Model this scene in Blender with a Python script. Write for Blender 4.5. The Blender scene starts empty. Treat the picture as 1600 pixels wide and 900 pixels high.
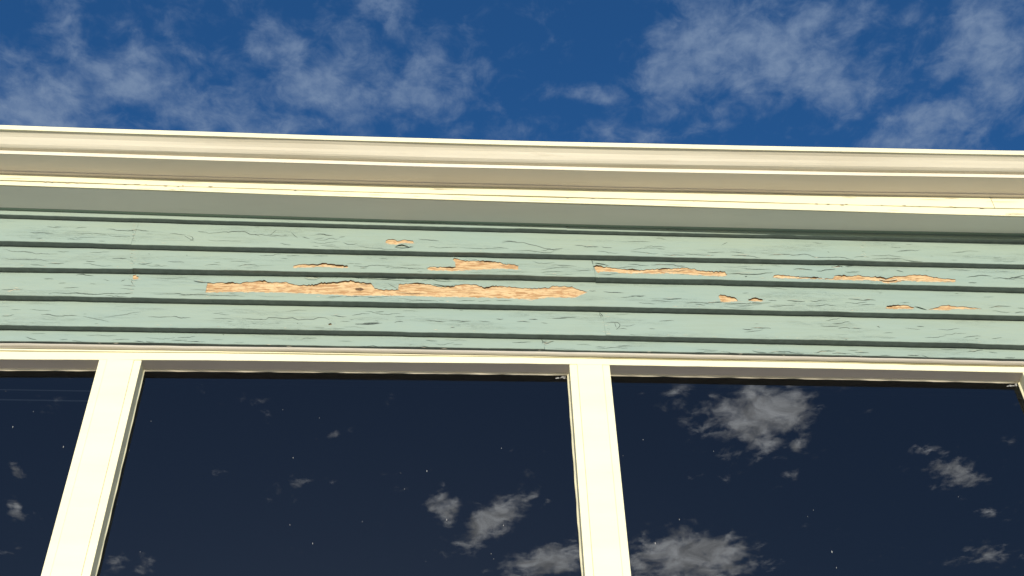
import bpy, math, random
from mathutils import Vector, Matrix
from mathutils.geometry import delaunay_2d_cdt
random.seed(7)
SC = bpy.context.scene
# ---------------------------------------------------------------- camera
F_PX, PITCH, YAW, ROLL = 2000.0, math.radians(44.640), math.radians(4.386), math.radians(-1.908)
D, EYE = 2.6, 1.6                                   # metres from the wall face, eye height
cp, sp = math.cos(PITCH), math.sin(PITCH)
FW = Vector((math.sin(YAW)*cp, math.cos(YAW)*cp, sp))
r0 = Vector((math.cos(YAW), -math.sin(YAW), 0)); u0 = r0.cross(FW)
RT = math.cos(ROLL)*r0 + math.sin(ROLL)*u0
UP = -math.sin(ROLL)*r0 + math.cos(ROLL)*u0
CAM = Vector((0, -D, EYE))
cam = bpy.data.cameras.new('camera'); co = bpy.data.objects.new('camera', cam)
SC.collection.objects.link(co); SC.camera = co
cam.sensor_width = 36; cam.lens = F_PX/1600*36; cam.clip_start = .05; cam.clip_end = 3000
co.matrix_world = Matrix((( RT.x, UP.x, -FW.x, CAM.x), (RT.y, UP.y, -FW.y, CAM.y), (RT.z, UP.z, -FW.z, CAM.z), (0,0,0,1)))
def ray(px, py):
    return FW*F_PX + RT*(px-800) + UP*(450-py)
def at(px, py, Y=0.0):
    d = ray(px, py); k = (Y-CAM.y)/d.y
    return CAM + d*k
# ---------------------------------------------------------------- light
SUN_EL, SUN_AZ = math.radians(11.0), math.radians(183.0)   # the sun stands low, almost square to the wall
EXPOSURE = 0.0
sd = Vector((math.sin(SUN_AZ)*math.cos(SUN_EL), math.cos(SUN_AZ)*math.cos(SUN_EL), math.sin(SUN_EL)))
sl = bpy.data.lights.new('sun', 'SUN'); sl.energy = 4.6; sl.angle = math.radians(.5); sl.color = (1, .93, .80)
so = bpy.data.objects.new('sun', sl); SC.collection.objects.link(so)
so.rotation_euler = sd.to_track_quat('Z', 'Y').to_euler(); so.location = (0, -30, 12)
SC.view_settings.view_transform = 'Standard'; SC.view_settings.look = 'None'
SC.view_settings.gamma = 1; SC.view_settings.exposure = EXPOSURE
SC.cycles.max_bounces = 6
W = bpy.data.worlds.new('World'); SC.world = W; W.use_nodes = True
nt = W.node_tree; N = nt.nodes; N.clear()

class G:                                            # a small helper for node graphs
    def __init__(s, nt): s.nt = nt
    def n(s, t, **kw):
        x = s.nt.nodes.new(t)
        for k, v in kw.items(): setattr(x, k, v)
        return x
    def put(s, sock, v):
        if isinstance(v, bpy.types.NodeSocket): s.nt.links.new(v, sock)
        elif v is not None: sock.default_value = v
    def m(s, op, a, b=None, c=None, clamp=False):
        x = s.n('ShaderNodeMath', operation=op, use_clamp=clamp)
        s.put(x.inputs[0], a); s.put(x.inputs[1], b); s.put(x.inputs[2], c); return x.outputs[0]
    def v(s, op, a, b=None, out=0):
        x = s.n('ShaderNodeVectorMath', operation=op); s.put(x.inputs[0], a); s.put(x.inputs[1], b)
        return x.outputs[out]
    def scale(s, a, k):
        x = s.n('ShaderNodeVectorMath', operation='SCALE'); s.put(x.inputs[0], a); s.put(x.inputs['Scale'], k); return x.outputs[0]
    def noise(s, vec, sc, det=6, rough=.55, dist=0, out=0):
        x = s.n('ShaderNodeTexNoise'); s.put(x.inputs['Vector'], vec); x.inputs['Scale'].default_value = sc
        x.inputs['Detail'].default_value = det; x.inputs['Roughness'].default_value = rough; x.inputs['Distortion'].default_value = dist
        return x.outputs[out]
    def rng(s, val, a, b, c=0., d=1., smooth=False):
        x = s.n('ShaderNodeMapRange'); x.interpolation_type = 'SMOOTHSTEP' if smooth else 'LINEAR'
        s.put(x.inputs['Value'], val); x.inputs['From Min'].default_value = a; x.inputs['From Max'].default_value = b
        s.put(x.inputs['To Min'], c); s.put(x.inputs['To Max'], d); return x.outputs[0]
    def mix(s, f, a, b, mode='MIX'):
        x = s.n('ShaderNodeMix', data_type='RGBA', blend_type=mode); s.put(x.inputs[0], f)
        s.put(x.inputs[6], a if isinstance(a, bpy.types.NodeSocket) else (*a, 1) if len(a) == 3 else a)
        s.put(x.inputs[7], b if isinstance(b, bpy.types.NodeSocket) else (*b, 1) if len(b) == 3 else b); return x.outputs[2]
g = G(nt)
tc = g.n('ShaderNodeTexCoord')
dirv = tc.outputs['Generated']
sep = g.n('ShaderNodeSeparateXYZ'); g.put(sep.inputs[0], dirv)
invz = g.m('DIVIDE', 1.0, g.m('MAXIMUM', sep.outputs[2], .06))
plane = g.scale(dirv, invz)                          # where the ray meets a cloud layer at unit height
sp2 = g.n('ShaderNodeSeparateXYZ'); g.put(sp2.inputs[0], plane)
cmb = g.n('ShaderNodeCombineXYZ'); g.put(cmb.inputs[0], sp2.outputs[0]); g.put(cmb.inputs[1], sp2.outputs[1])
P2 = cmb.outputs[0]
# cloud banks: (image x, y, half width, half height, tilt, strength); reflected ones lie on the sun's side of the sky
FAR = [(60,165,105,62,0,1.0),(130,195,80,30,0,.75),(205,110,150,52,15,.95),(110,40,85,42,30,.62),(330,150,95,60,10,.75),(440,75,75,50,60,.75),
       (520,130,110,62,20,.85),(430,190,140,32,0,.8),(655,150,72,60,30,1.0),(560,60,60,38,30,.7),(600,14,75,22,15,.6),(935,152,52,14,18,.75),
       (1075,90,95,75,-35,1.0),(1195,85,115,70,-30,.95),(1290,125,85,68,30,.95),(1350,25,90,30,0,.6),(1440,185,105,42,-25,1.0),
       (1550,85,90,85,-40,1.05),(1000,215,70,20,0,.5),(800,208,40,20,20,.4),(1120,190,70,35,-30,.5),(1530,200,70,30,-20,.5),(280,40,60,30,0,.25)]
NEAR = [(1185,655,88,52,-15,1.15),(1240,640,35,40,0,.8),(1060,615,42,26,0,.6),(1245,700,18,20,0,.7),(1500,745,50,26,15,.95),(1438,706,24,9,0,.6),(1545,800,28,12,0,.5),(1555,690,24,10,0,.4),
        (1085,872,85,42,0,1.15),(1010,880,45,35,0,.9),(768,815,62,27,-38,1.05),(697,790,28,30,0,.85),(855,880,70,24,-12,1.05),(820,775,30,10,-30,.7),
        (515,680,20,10,0,.55),(462,757,26,12,-15,.55),(516,752,10,6,0,.5),(28,735,16,15,0,.6),(24,795,14,26,-20,.55),(20,852,16,16,0,.5),(180,878,18,16,0,.6),
        (228,884,20,16,0,.6),(1540,870,55,22,10,.55),(620,765,18,8,0,.35),(855,782,9,8,0,.5),(1235,740,18,9,0,.4),(1310,770,8,14,0,.35),(900,835,25,12,0,.4)]
def bank(lst, mir):
    def pp(px, py):
        d = ray(px, py)
        if mir: d = Vector((d.x, -d.y, d.z))
        return Vector((d.x/d.z, d.y/d.z))
    # domain warp so that the banks have ragged outlines
    wn = g.noise(P2, 14 if mir else 9, 5, .6, 0, 1)
    w = g.v('ADD', P2, g.scale(g.v('SUBTRACT', wn, (.5,.5,.5)), .055 if mir else .10))
    tot = None
    for (x, y, a, b, t, s) in lst:
        th = math.radians(t); c = pp(x, y)
        e1 = pp(x+a*math.cos(th), y+a*math.sin(th))-c; e2 = pp(x-b*math.sin(th), y+b*math.cos(th))-c
        M = Matrix(((e1.x, e2.x), (e1.y, e2.y))).inverted()
        k = g.v('SUBTRACT', w, (c.x, c.y, 0))
        qx = g.v('DOT_PRODUCT', k, (M[0][0], M[0][1], 0), 1); qy = g.v('DOT_PRODUCT', k, (M[1][0], M[1][1], 0), 1)
        r2 = g.m('ADD', g.m('MULTIPLY', qx, qx), g.m('MULTIPLY', qy, qy))
        f = g.m('MULTIPLY', g.m('EXPONENT', g.m('MULTIPLY', r2, -.9)), s)
        tot = f if tot is None else g.m('MAXIMUM', tot, f)
    return tot
fine = g.noise(P2, 34, 9, .62, .5)
mid = g.noise(P2, 12, 7, .58, .3)
tx = g.m('ADD', g.m('MULTIPLY', fine, .55), g.m('MULTIPLY', mid, .45))
txf = g.m('ADD', g.m('MULTIPLY', g.noise(P2, 30, 9, .62, .35), .62), g.m('MULTIPLY', g.noise(P2, 11, 4, .5, 0), .38))
txn = g.m('ADD', g.m('MULTIPLY', g.noise(P2, 44, 9, .60, .35), .6), g.m('MULTIPLY', mid, .4))
bf = bank(FAR, False); bn = bank(NEAR, True)
away = g.m('GREATER_THAN', sep.outputs[1], 0.0)
# the rest of the sky carries the same scattered cloud
rest_n = g.noise(P2, 2.3, 8, .6, .4)
d_far = g.rng(g.m('ADD', g.m('MULTIPLY', bf, .86), g.m('MULTIPLY', g.m('SUBTRACT', txf, .5), 3.1)), .03, 1.08, smooth=True)
d_near = g.rng(g.m('ADD', g.m('MULTIPLY', bn, 1.0), g.m('MULTIPLY', g.m('SUBTRACT', txn, .5), 3.0)), .30, 1.12, smooth=True)
elev_hi = g.rng(sep.outputs[2], .38, .50)                     # low down the sky the clouds close up in perspective
d_rest = g.rng(rest_n, .50, .68, smooth=True)
traced = g.m('MULTIPLY', elev_hi, g.rng(sep.outputs[2], .87, .94, 1, 0))        # the part of the sky whose banks are placed one by one
traced = g.m('MULTIPLY', traced, g.rng(g.m('ABSOLUTE', sp2.outputs[0]), .78, 1.05, 1, 0))
d_rest = g.m('MULTIPLY', g.m('MULTIPLY', d_rest, g.rng(tx, .40, .58, .25, 1.0)), g.m('SUBTRACT', 1.0, traced))
sky = g.n('ShaderNodeTexSky', sky_type='NISHITA'); sky.sun_disc = False
sky.sun_elevation = SUN_EL; sky.sun_rotation = SUN_AZ; sky.altitude = 200; sky.dust_density = .6; sky.ozone_density = 2.0
tint = g.mix(g.rng(sep.outputs[1], -.6, .6, smooth=True), (1.03, 1.22, 1.58), (.29, .76, 1.25))   # the sky opposite the sun is the deeper blue
sky_c = g.mix(1.0, sky.outputs[0], tint, 'MULTIPLY')
FARC = (1.45, 2.1, 3.3)
shade = g.rng(g.noise(P2, 22, 8, .6, .8), .36, .62, .42, 1.0)
NEARC = g.scale((33., 33., 33.5), shade)
c1 = g.mix(g.m('MULTIPLY', g.m('MULTIPLY', d_far, 1.0), g.rng(g.noise(P2, 46, 8, .6, .2), .36, .60, .55, 1.0)), sky_c, FARC)
c2 = g.mix(g.m('MULTIPLY', d_near, .9), sky_c, NEARC)
c3 = g.mix(away, c2, c1)
c4 = g.mix(g.m('MULTIPLY', d_rest, .7), c3, g.mix(away, (9., 8., 7.), FARC))
bg = g.n('ShaderNodeBackground'); g.put(bg.inputs[0], c4); bg.inputs[1].default_value = .12
wo = g.n('ShaderNodeOutputWorld'); nt.links.new(bg.outputs[0], wo.inputs[0])

# ---------------------------------------------------------------- materials
def mat(name):
    m = bpy.data.materials.new(name); m.use_nodes = True; m.node_tree.nodes.clear(); return m, G(m.node_tree)
def finish(m, q, base, rough=.6, bump=None, bs=.3, bd=.001, spec=.4):
    b = q.n('ShaderNodeBsdfPrincipled'); q.put(b.inputs['Base Color'], base if isinstance(base, bpy.types.NodeSocket) else (*base, 1))
    q.put(b.inputs['Roughness'], rough); b.inputs['Specular IOR Level'].default_value = spec
    if bump is not None:
        x = q.n('ShaderNodeBump'); x.inputs['Strength'].default_value = bs; x.inputs['Distance'].default_value = bd
        q.put(x.inputs['Height'], bump); q.put(b.inputs['Normal'], x.outputs[0])
    o = q.n('ShaderNodeOutputMaterial'); m.node_tree.links.new(b.outputs[0], o.inputs[0]); return m
def coords(q, sx=1, sy=1, sz=1):
    t = q.n('ShaderNodeTexCoord'); return q.v('MULTIPLY', t.outputs['Object'], (sx, sy, sz))
def mk_green():
    m, q = mat('weathered_green_paint')
    big = q.noise(coords(q, 2, 2, 7), 1.0, 5, .6)
    st = q.noise(coords(q, 6, 40, 90), 1.0, 6, .65)
    grit = q.noise(coords(q, 1, 1, 1), 260, 4, .6)
    c = q.mix(q.rng(big, .3, .7), (.232, .312, .272), (.272, .332, .262))
    wash = q.noise(coords(q, .9, 1, 1.6), 1.6, 4, .6)
    c = q.mix(q.rng(wash, .40, .66, 0, .45), c, (.275, .322, .245)); c = q.mix(q.rng(wash, .30, .46, .35, 0), c, (.225, .300, .285))
    c = q.mix(q.rng(st, .35, .72, 0, .5), c, (.292, .372, .325))
    c = q.mix(q.rng(st, .56, .78, 0, .32), c, (.150, .205, .180))
    # hairline checks in the film, running with the grain
    ck = q.noise(coords(q, 9, 60, 170), 1.0, 8, .7, .8)
    ridge = q.m('ABSOLUTE', q.m('SUBTRACT', ck, .5))
    zone = q.rng(q.noise(coords(q, 3.2, 3, 22), 1.0, 3, .5), .50, .62, smooth=True)
    line = q.m('MULTIPLY', q.rng(ridge, .0, .016, 1, 0), zone)
    c = q.mix(q.m('MULTIPLY', line, .55), c, (.085, .11, .09))
    lt = q.m('MULTIPLY', q.rng(grit, .69, .74), q.rng(big, .4, .6))
    c = q.mix(q.m('MULTIPLY', lt, .5), c, (.52, .55, .47))
    h = q.m('SUBTRACT', q.m('ADD', q.m('MULTIPLY', st, .8), q.m('MULTIPLY', grit, .25)), q.m('MULTIPLY', line, 1.2))
    return finish(m, q, c, .62, h, .45, .0009, .35)
def mk_cream(name, a=(.80,.745,.50), dirt=.25, tint=(.40,.35,.25)):
    m, q = mat(name)
    s = q.noise(coords(q, 1.3, 9, 9), 1.0, 6, .6)
    f = q.noise(coords(q, 7, 60, 60), 1.0, 6, .65)
    gr = q.noise(coords(q), 180, 3, .6)
    c = q.mix(q.rng(s, .42, .75, 0, dirt), a, tint)
    c = q.mix(q.rng(f, .60, .75, 0, dirt*.8), c, tint)
    h = q.m('ADD', q.m('MULTIPLY', f, .7), q.m('MULTIPLY', gr, .3))
    return finish(m, q, c, .5, h, .35, .0008, .4)
def mk_wood():
    m, q = mat('bare_weathered_wood')
    gr = q.noise(coords(q, 20, 60, 150), 1.0, 3, .6, .8)
    g2 = q.noise(coords(q, 22, 60, 900), 1.0, 4, .6)
    bl = q.noise(coords(q, 9, 5, 40), 1.0, 4, .6)
    c = q.mix(q.rng(bl, .32, .68), (.48, .325, .165), (.60, .43, .235))
    c = q.mix(q.rng(gr, .49, .585, 0, .95), c, (.31, .165, .065))
    c = q.mix(q.rng(g2, .50, .70, 0, .6), c, (.74, .57, .36))
    vr = q.noise(coords(q, 60, 60, 110), 1.0, 3, .6)
    c = q.mix(q.rng(vr, .52, .64, 0, .7), c, (.38, .20, .09))
    return finish(m, q, c, .8, gr, .6, .0012, .2)
def mk_flat(name, col, rough=.8, var=.3, sc=30, spec=.3):
    m, q = mat(name); n = q.noise(coords(q), sc, 5, .6)
    d = tuple(x*(1-var) for x in col)
    return finish(m, q, q.mix(q.rng(n, .35, .65), d, col), rough, n, .3, .001, spec)
def mk_glass():
    m, q = mat('window_glass')
    fr = q.n('ShaderNodeFresnel'); fr.inputs[0].default_value = 1.62
    wob = q.n('ShaderNodeBump'); wob.inputs['Strength'].default_value = .02; wob.inputs['Distance'].default_value = .002
    q.put(wob.inputs['Height'], q.noise(coords(q), 1.6, 1, .4))
    gl = q.n('ShaderNodeBsdfGlossy'); gl.inputs['Roughness'].default_value = .0; gl.inputs['Color'].default_value = (.93, .97, 1, 1)
    q.put(gl.inputs['Normal'], wob.outputs[0])
    tr = q.n('ShaderNodeBsdfTransparent'); tr.inputs[0].default_value = (.30, .34, .38, 1)
    mx = q.n('ShaderNodeMixShader'); q.put(mx.inputs[0], fr.outputs[0]); m.node_tree.links.new(tr.outputs[0], mx.inputs[1]); m.node_tree.links.new(gl.outputs[0], mx.inputs[2])
    o = q.n('ShaderNodeOutputMaterial'); m.node_tree.links.new(mx.outputs[0], o.inputs[0]); return m
GREEN = mk_green(); CREAM = mk_cream('cream_paint'); CREAM_OLD = mk_cream('cream_paint_grimy', (.70,.64,.50), .55, (.33,.27,.19))
CAPM = mk_cream('cap_paint_grimy', (.50,.46,.37), .6, (.26,.22,.17))
REVEAL = mk_cream('reveal_paint', (.70,.61,.56), .3, (.45,.38,.34))
WOOD = mk_wood(); CRACK = mk_flat('crack_grime', (.035,.048,.043), .9); EDGE = mk_flat('old_paint_edge', (.20,.13,.075), .9, .5, 200)
LIGHTCH = mk_flat('chipped_primer', (.60,.54,.39), .8, .2, 100)
CAULK = mk_flat('caulk_grime', (.22,.19,.13), .9, .4, 80)  # dark brown for the hairline splits in the trim paint
UNDER = mk_flat('shade_toned_underside_paint', (.222,.250,.238), .8, .22, 45)  # darker, greyer green: shade painted into the butt undersides
KNOT = mk_flat('wood_knot', (.17,.10,.05), .8, .5, 220)
GLASS = mk_glass(); SPECK = mk_flat('dried_speck', (.32,.32,.31), .8, .2, 50)
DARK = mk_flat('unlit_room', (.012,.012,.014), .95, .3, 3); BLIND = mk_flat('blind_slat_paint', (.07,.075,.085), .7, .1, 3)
ROOFM = mk_flat('roof_felt', (.09,.085,.08), .9, .4, 25); STONE = mk_flat('foundation_concrete', (.34,.32,.28), .9, .3, 8)
def mk_ground():
    m, q = mat('pale_bounce_ground'); a = q.noise(coords(q), .25, 6, .6); b = q.noise(coords(q), 40, 5, .7)  # unseen ground, made pale to bounce more light up to the soffits
    c = q.mix(q.rng(a, .4, .62), (.42,.38,.31), (.37,.35,.26)); c = q.mix(q.rng(b, .4, .7, 0, .4), c, (.55,.49,.38))
    return finish(m, q, c, .95, b, .6, .02, .1)
GROUND = mk_ground()

# ---------------------------------------------------------------- mesh helpers
COL = SC.collection
def link(name, verts, faces, mats, parent=None, fm=None, smooth=False):
    me = bpy.data.meshes.new(name); me.from_pydata([tuple(v) for v in verts], [], faces); me.validate()
    for m in (mats if isinstance(mats, (list, tuple)) else [mats]): me.materials.append(m)
    if fm and len(fm) == len(me.polygons):
        for p, i in zip(me.polygons, fm): p.material_index = i
    if smooth:
        for p in me.polygons: p.use_smooth = True
    me.update()
    o = bpy.data.objects.new(name, me); COL.objects.link(o)
    if parent is not None: o.parent = parent
    return o
def box(name, x0, x1, y0, y1, z0, z1, m, parent=None, bev=0):
    v = [(x,y,z) for x in (x0,x1) for y in (y0,y1) for z in (z0,z1)]
    f = [(0,1,3,2),(4,6,7,5),(0,4,5,1),(2,3,7,6),(0,2,6,4),(1,5,7,3)]
    o = link(name, v, f, m, parent)
    if bev:
        b = o.modifiers.new('bevel', 'BEVEL'); b.width = bev; b.segments = 2
    return o
def empty(name, loc=(0,0,0), parent=None):
    o = bpy.data.objects.new(name, None); COL.objects.link(o); o.location = loc
    if parent is not None: o.parent = parent
    return o
def quad(pts):                                      # least-squares parabola through (x, z) points, level outside them
    import numpy as np
    xs = np.array([p[0] for p in pts]); zs = np.array([p[1] for p in pts]); c = np.polyfit(xs, zs, 2); a, b = xs.min()-.15, xs.max()+.15
    return lambda x: float(np.polyval(c, min(max(x, a), b)))
def line_fn(pts, Y): return quad([((lambda w: (w.x, w.z))(at(px, py, Y))) for px, py in pts])
def slope(px, py):                                  # dz/dy of the plane of level lines seen through a pixel
    d = ray(px, py); return d.z/d.y
XA, XB = -4.6, 4.8                                  # the ends of the building
def stations(a, b, step): n = max(1, int(round((b-a)/step))); return [a+(b-a)*i/n for i in range(n+1)]

house = empty('house', (0, 0, 0))
house['label'] = 'house wall of peeling pale green clapboards under a cream cornice, with cream-framed dark windows'
house['category'] = 'house'

# ---------------------------------------------------------------- siding
Y_IN, Y_OUT = -0.002, -0.021
ROWS_PX = [[(0,341.2),(400,351.2),(800,363),(1200,373),(1600,380)], [(0,384.2),(400,393.2),(800,403),(1200,412),(1600,419.5)],
           [(0,424.5),(400,430.5),(800,437.5),(1200,446.2),(1600,456.7)], [(0,468.7),(400,475.5),(800,483.7),(1200,492.3),(1600,500.7)],
           [(0,515),(400,521),(800,528),(1200,537.6),(1600,545.7)], [(0,537),(400,541.5),(800,549),(1200,556.5),(1600,564.5)]]
SOFFIT_IN = [(0,325),(400,335.5),(800,349.5),(1200,357),(1600,365)]
B = [line_fn(r, Y_IN) for r in ROWS_PX]
TOPL = line_fn(SOFFIT_IN, -0.0275)
def ztop(k, x): return TOPL(x)+.02 if k == 0 else B[k-1](x)
def rowY(k, x, z, out=0):
    if k == 0: return -.0168-out
    zb, zt = B[k](x), ztop(k, x)
    if k == 0: t = (z-zb)/.105
    else: t = (z-zb)/(zt-zb)
    bt = (-0.015 if k == 0 else Y_OUT) if k < 5 else -0.012
    w = .0007*math.sin(x*7.3+k*2.1)+.0005*math.sin(x*19.1+k*5+z*40)
    return bt+(Y_IN-bt)*t + w*(1-max(0, min(1, t))) - out*(1-max(0, min(1, t)))
def on_row(k, px, py, out=0):
    Y = -.011
    for _ in range(4):
        w = at(px, py, Y); Y = rowY(k, w.x, w.z, out)
    return w.x, w.z
def crop(cx, pts): return [(cx+x/4, 370+y/4) for x, y in pts]
P = []   # (row, polygon in image pixels)
P.append((1, crop(400, [(810,40),(812,22),(830,15),(862,16),(882,27),(905,24),(930,18),(980,25),(988,40),(955,40),(930,38),(900,44),(872,50),(840,46)])))
P.append((2, crop(400, [(232,195),(235,180),(262,174),(320,174),(375,176),(425,169),(470,174),(500,180),(575,184),(572,195),(520,194),(460,190),(400,188),(320,191)])))
P.append((2, crop(400, [(1065,193),(1100,188),(1170,189),(1235,192),(1248,188),(1246,160),(1230,142),(1240,133),(1290,146),(1350,150),(1400,153),(1470,156),(1525,158),(1545,170),(1600,173),(1640,180),(1640,206),(1590,202),(1500,200),(1400,206),(1320,208),(1250,214),(1180,211),(1130,213),(1088,208)])))
P.append((3, [(321,457),(322.5,450),(324,442.3)]+crop(0, [(1400,288),(1480,288),(1505,292),(1545,280),(1600,278)])+crop(400, [(60,277),(100,287),(140,284),(195,284),(215,292),(245,300),(310,303),(380,301),(400,292),(470,290),(520,285),(560,278),(600,277),(650,289),(720,291),(736,312),(742,324),(790,331),(890,331),(893,295),(960,292),(1080,297),(1120,305),(1180,314),(1225,312),(1270,300),(1330,296),(1380,299),(1400,310),(1430,322),(1470,311),(1530,307),(1600,315),(1700,322),(1835,318),(1850,307),(1900,311),(1975,310),(2000,325),(2040,335),(2070,345),(2040,362),(2010,374),(1990,381),(1900,378),(1850,380),(1770,386),(1740,392),(1600,385),(1400,379),(1200,377),(1000,370),(800,368),(600,369),(500,362),(400,358),(200,350),(0,346)])+crop(0, [(1450,346)])))
P.append((2, crop(800, [(506,182),(540,183),(600,190),(700,200),(780,207),(860,204),(960,199),(1080,193),(1130,199),(1180,212),(1240,217),(1330,218),(1345,236),(1332,246),(1270,246),(1200,241),(1080,234),(980,228),(900,231),(700,227),(630,220),(555,216),(540,226),(526,214)])))
P.append((3, crop(800, [(1290,372),(1300,363),(1318,366),(1360,374),(1402,388),(1412,400),(1345,409),(1305,408),(1300,390)])))
P.append((3, crop(800, [(1475,394),(1510,385),(1565,394),(1567,403),(1520,404),(1480,402)])))
P.append((2, crop(1200, [(28,256),(38,240),(75,238),(120,242),(170,247),(220,252),(300,256),(408,259),(415,243),(450,242),(500,246),(570,238),(600,246),(640,251),(700,252),(735,264),(765,254),(790,245),(835,247),(900,238),(990,238),(1020,248),(1060,254),(1110,262),(1172,265),(1172,280),(1100,283),(1000,281),(900,278),(860,273),(815,279),(795,287),(740,289),(700,276),(640,272),(560,271),(480,268),(410,267),(300,264),(150,259)])))
P.append((3, crop(1200, [(735,450),(742,434),(800,430),(860,428),(890,436),(915,440),(904,452),(860,450),(820,451)])))
P.append((3, crop(1200, [(985,456),(1040,445),(1080,431),(1130,425),(1160,433),(1200,436),(1260,442),(1335,450),(1260,453),(1180,451),(1110,460),(1060,457)])))
P.append((3, crop(0, [(831,264),(831,240),(850,236),(853,247),(880,251),(876,265)])))
P.append((2, crop(1200, [(395,186),(440,184),(470,187),(440,190),(400,190)])))
P.append((4, crop(400, [(452,548),(470,545),(474,552),(456,554)])))
def tear(poly, amp=.5, step=3.0, seed=0):            # splits the edges and roughens them like torn paint
    rnd = random.Random(seed); out = []
    for i, a in enumerate(poly):
        b = poly[(i+1) % len(poly)]; L = math.hypot(b[0]-a[0], b[1]-a[1]); n = max(1, int(L/step))
        for j in range(n):
            t = j/n; k = amp*min(1, L/8)*(0 if j == 0 else 1)
            out.append((a[0]+(b[0]-a[0])*t+rnd.uniform(-k, k)*.6, a[1]+(b[1]-a[1])*t+rnd.uniform(-k, k)))
    return out
def inside(pt, poly):
    x, y = pt; c = False; n = len(poly); j = n-1
    for i in range(n):
        xi, yi = poly[i]; xj, yj = poly[j]
        if (yi > y) != (yj > y) and x < (xj-xi)*(y-yi)/(yj-yi)+xi: c = not c
        j = i
    return c
def area(p): return sum(p[i][0]*p[(i+1) % len(p)][1]-p[(i+1) % len(p)][0]*p[i][1] for i in range(len(p)))/2
JOINTS_PX = {0: [(885,352)], 1: [(206,384)], 2: [(208,425),(930,432)], 3: [(206,470)], 4: [(946,530)], 5: [(851,549)]}
RECESS = .0017
def curl_of(x, z, holes, seed):
    # the film lifts where it overhangs a bare patch: most at the upper edge of the patch, fading within 7 mm
    best = 0
    for h, bb in holes:
        if x < bb[0]-.01 or x > bb[1]+.01 or z < bb[2]-.01 or z > bb[3]+.012: continue
        for hx, hz, up in h:
            d = math.hypot((x-hx)*.6, z-hz)
            if d < .008:
                best = max(best, (1-d/.008)*up)
    return best
def hole_data(hole):
    n = len(hole); A = area(hole); out = []
    for i in range(n):
        a, b = hole[i-1], hole[(i+1) % n]; tx_, tz_ = b[0]-a[0], b[1]-a[1]; L = math.hypot(tx_, tz_) or 1
        nz = -tx_/L if A > 0 else tx_/L              # outward normal's z
        up = max(0, nz)
        w = .5+.5*math.sin(hole[i][0]*38+math.sin(hole[i][0]*11)*3)
        out.append((hole[i][0], hole[i][1], up*(.0003+.0036*w**5)))
    xs = [p[0] for p in hole]; zs = [p[1] for p in hole]
    return out, (min(xs), max(xs), min(zs), max(zs))
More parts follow.
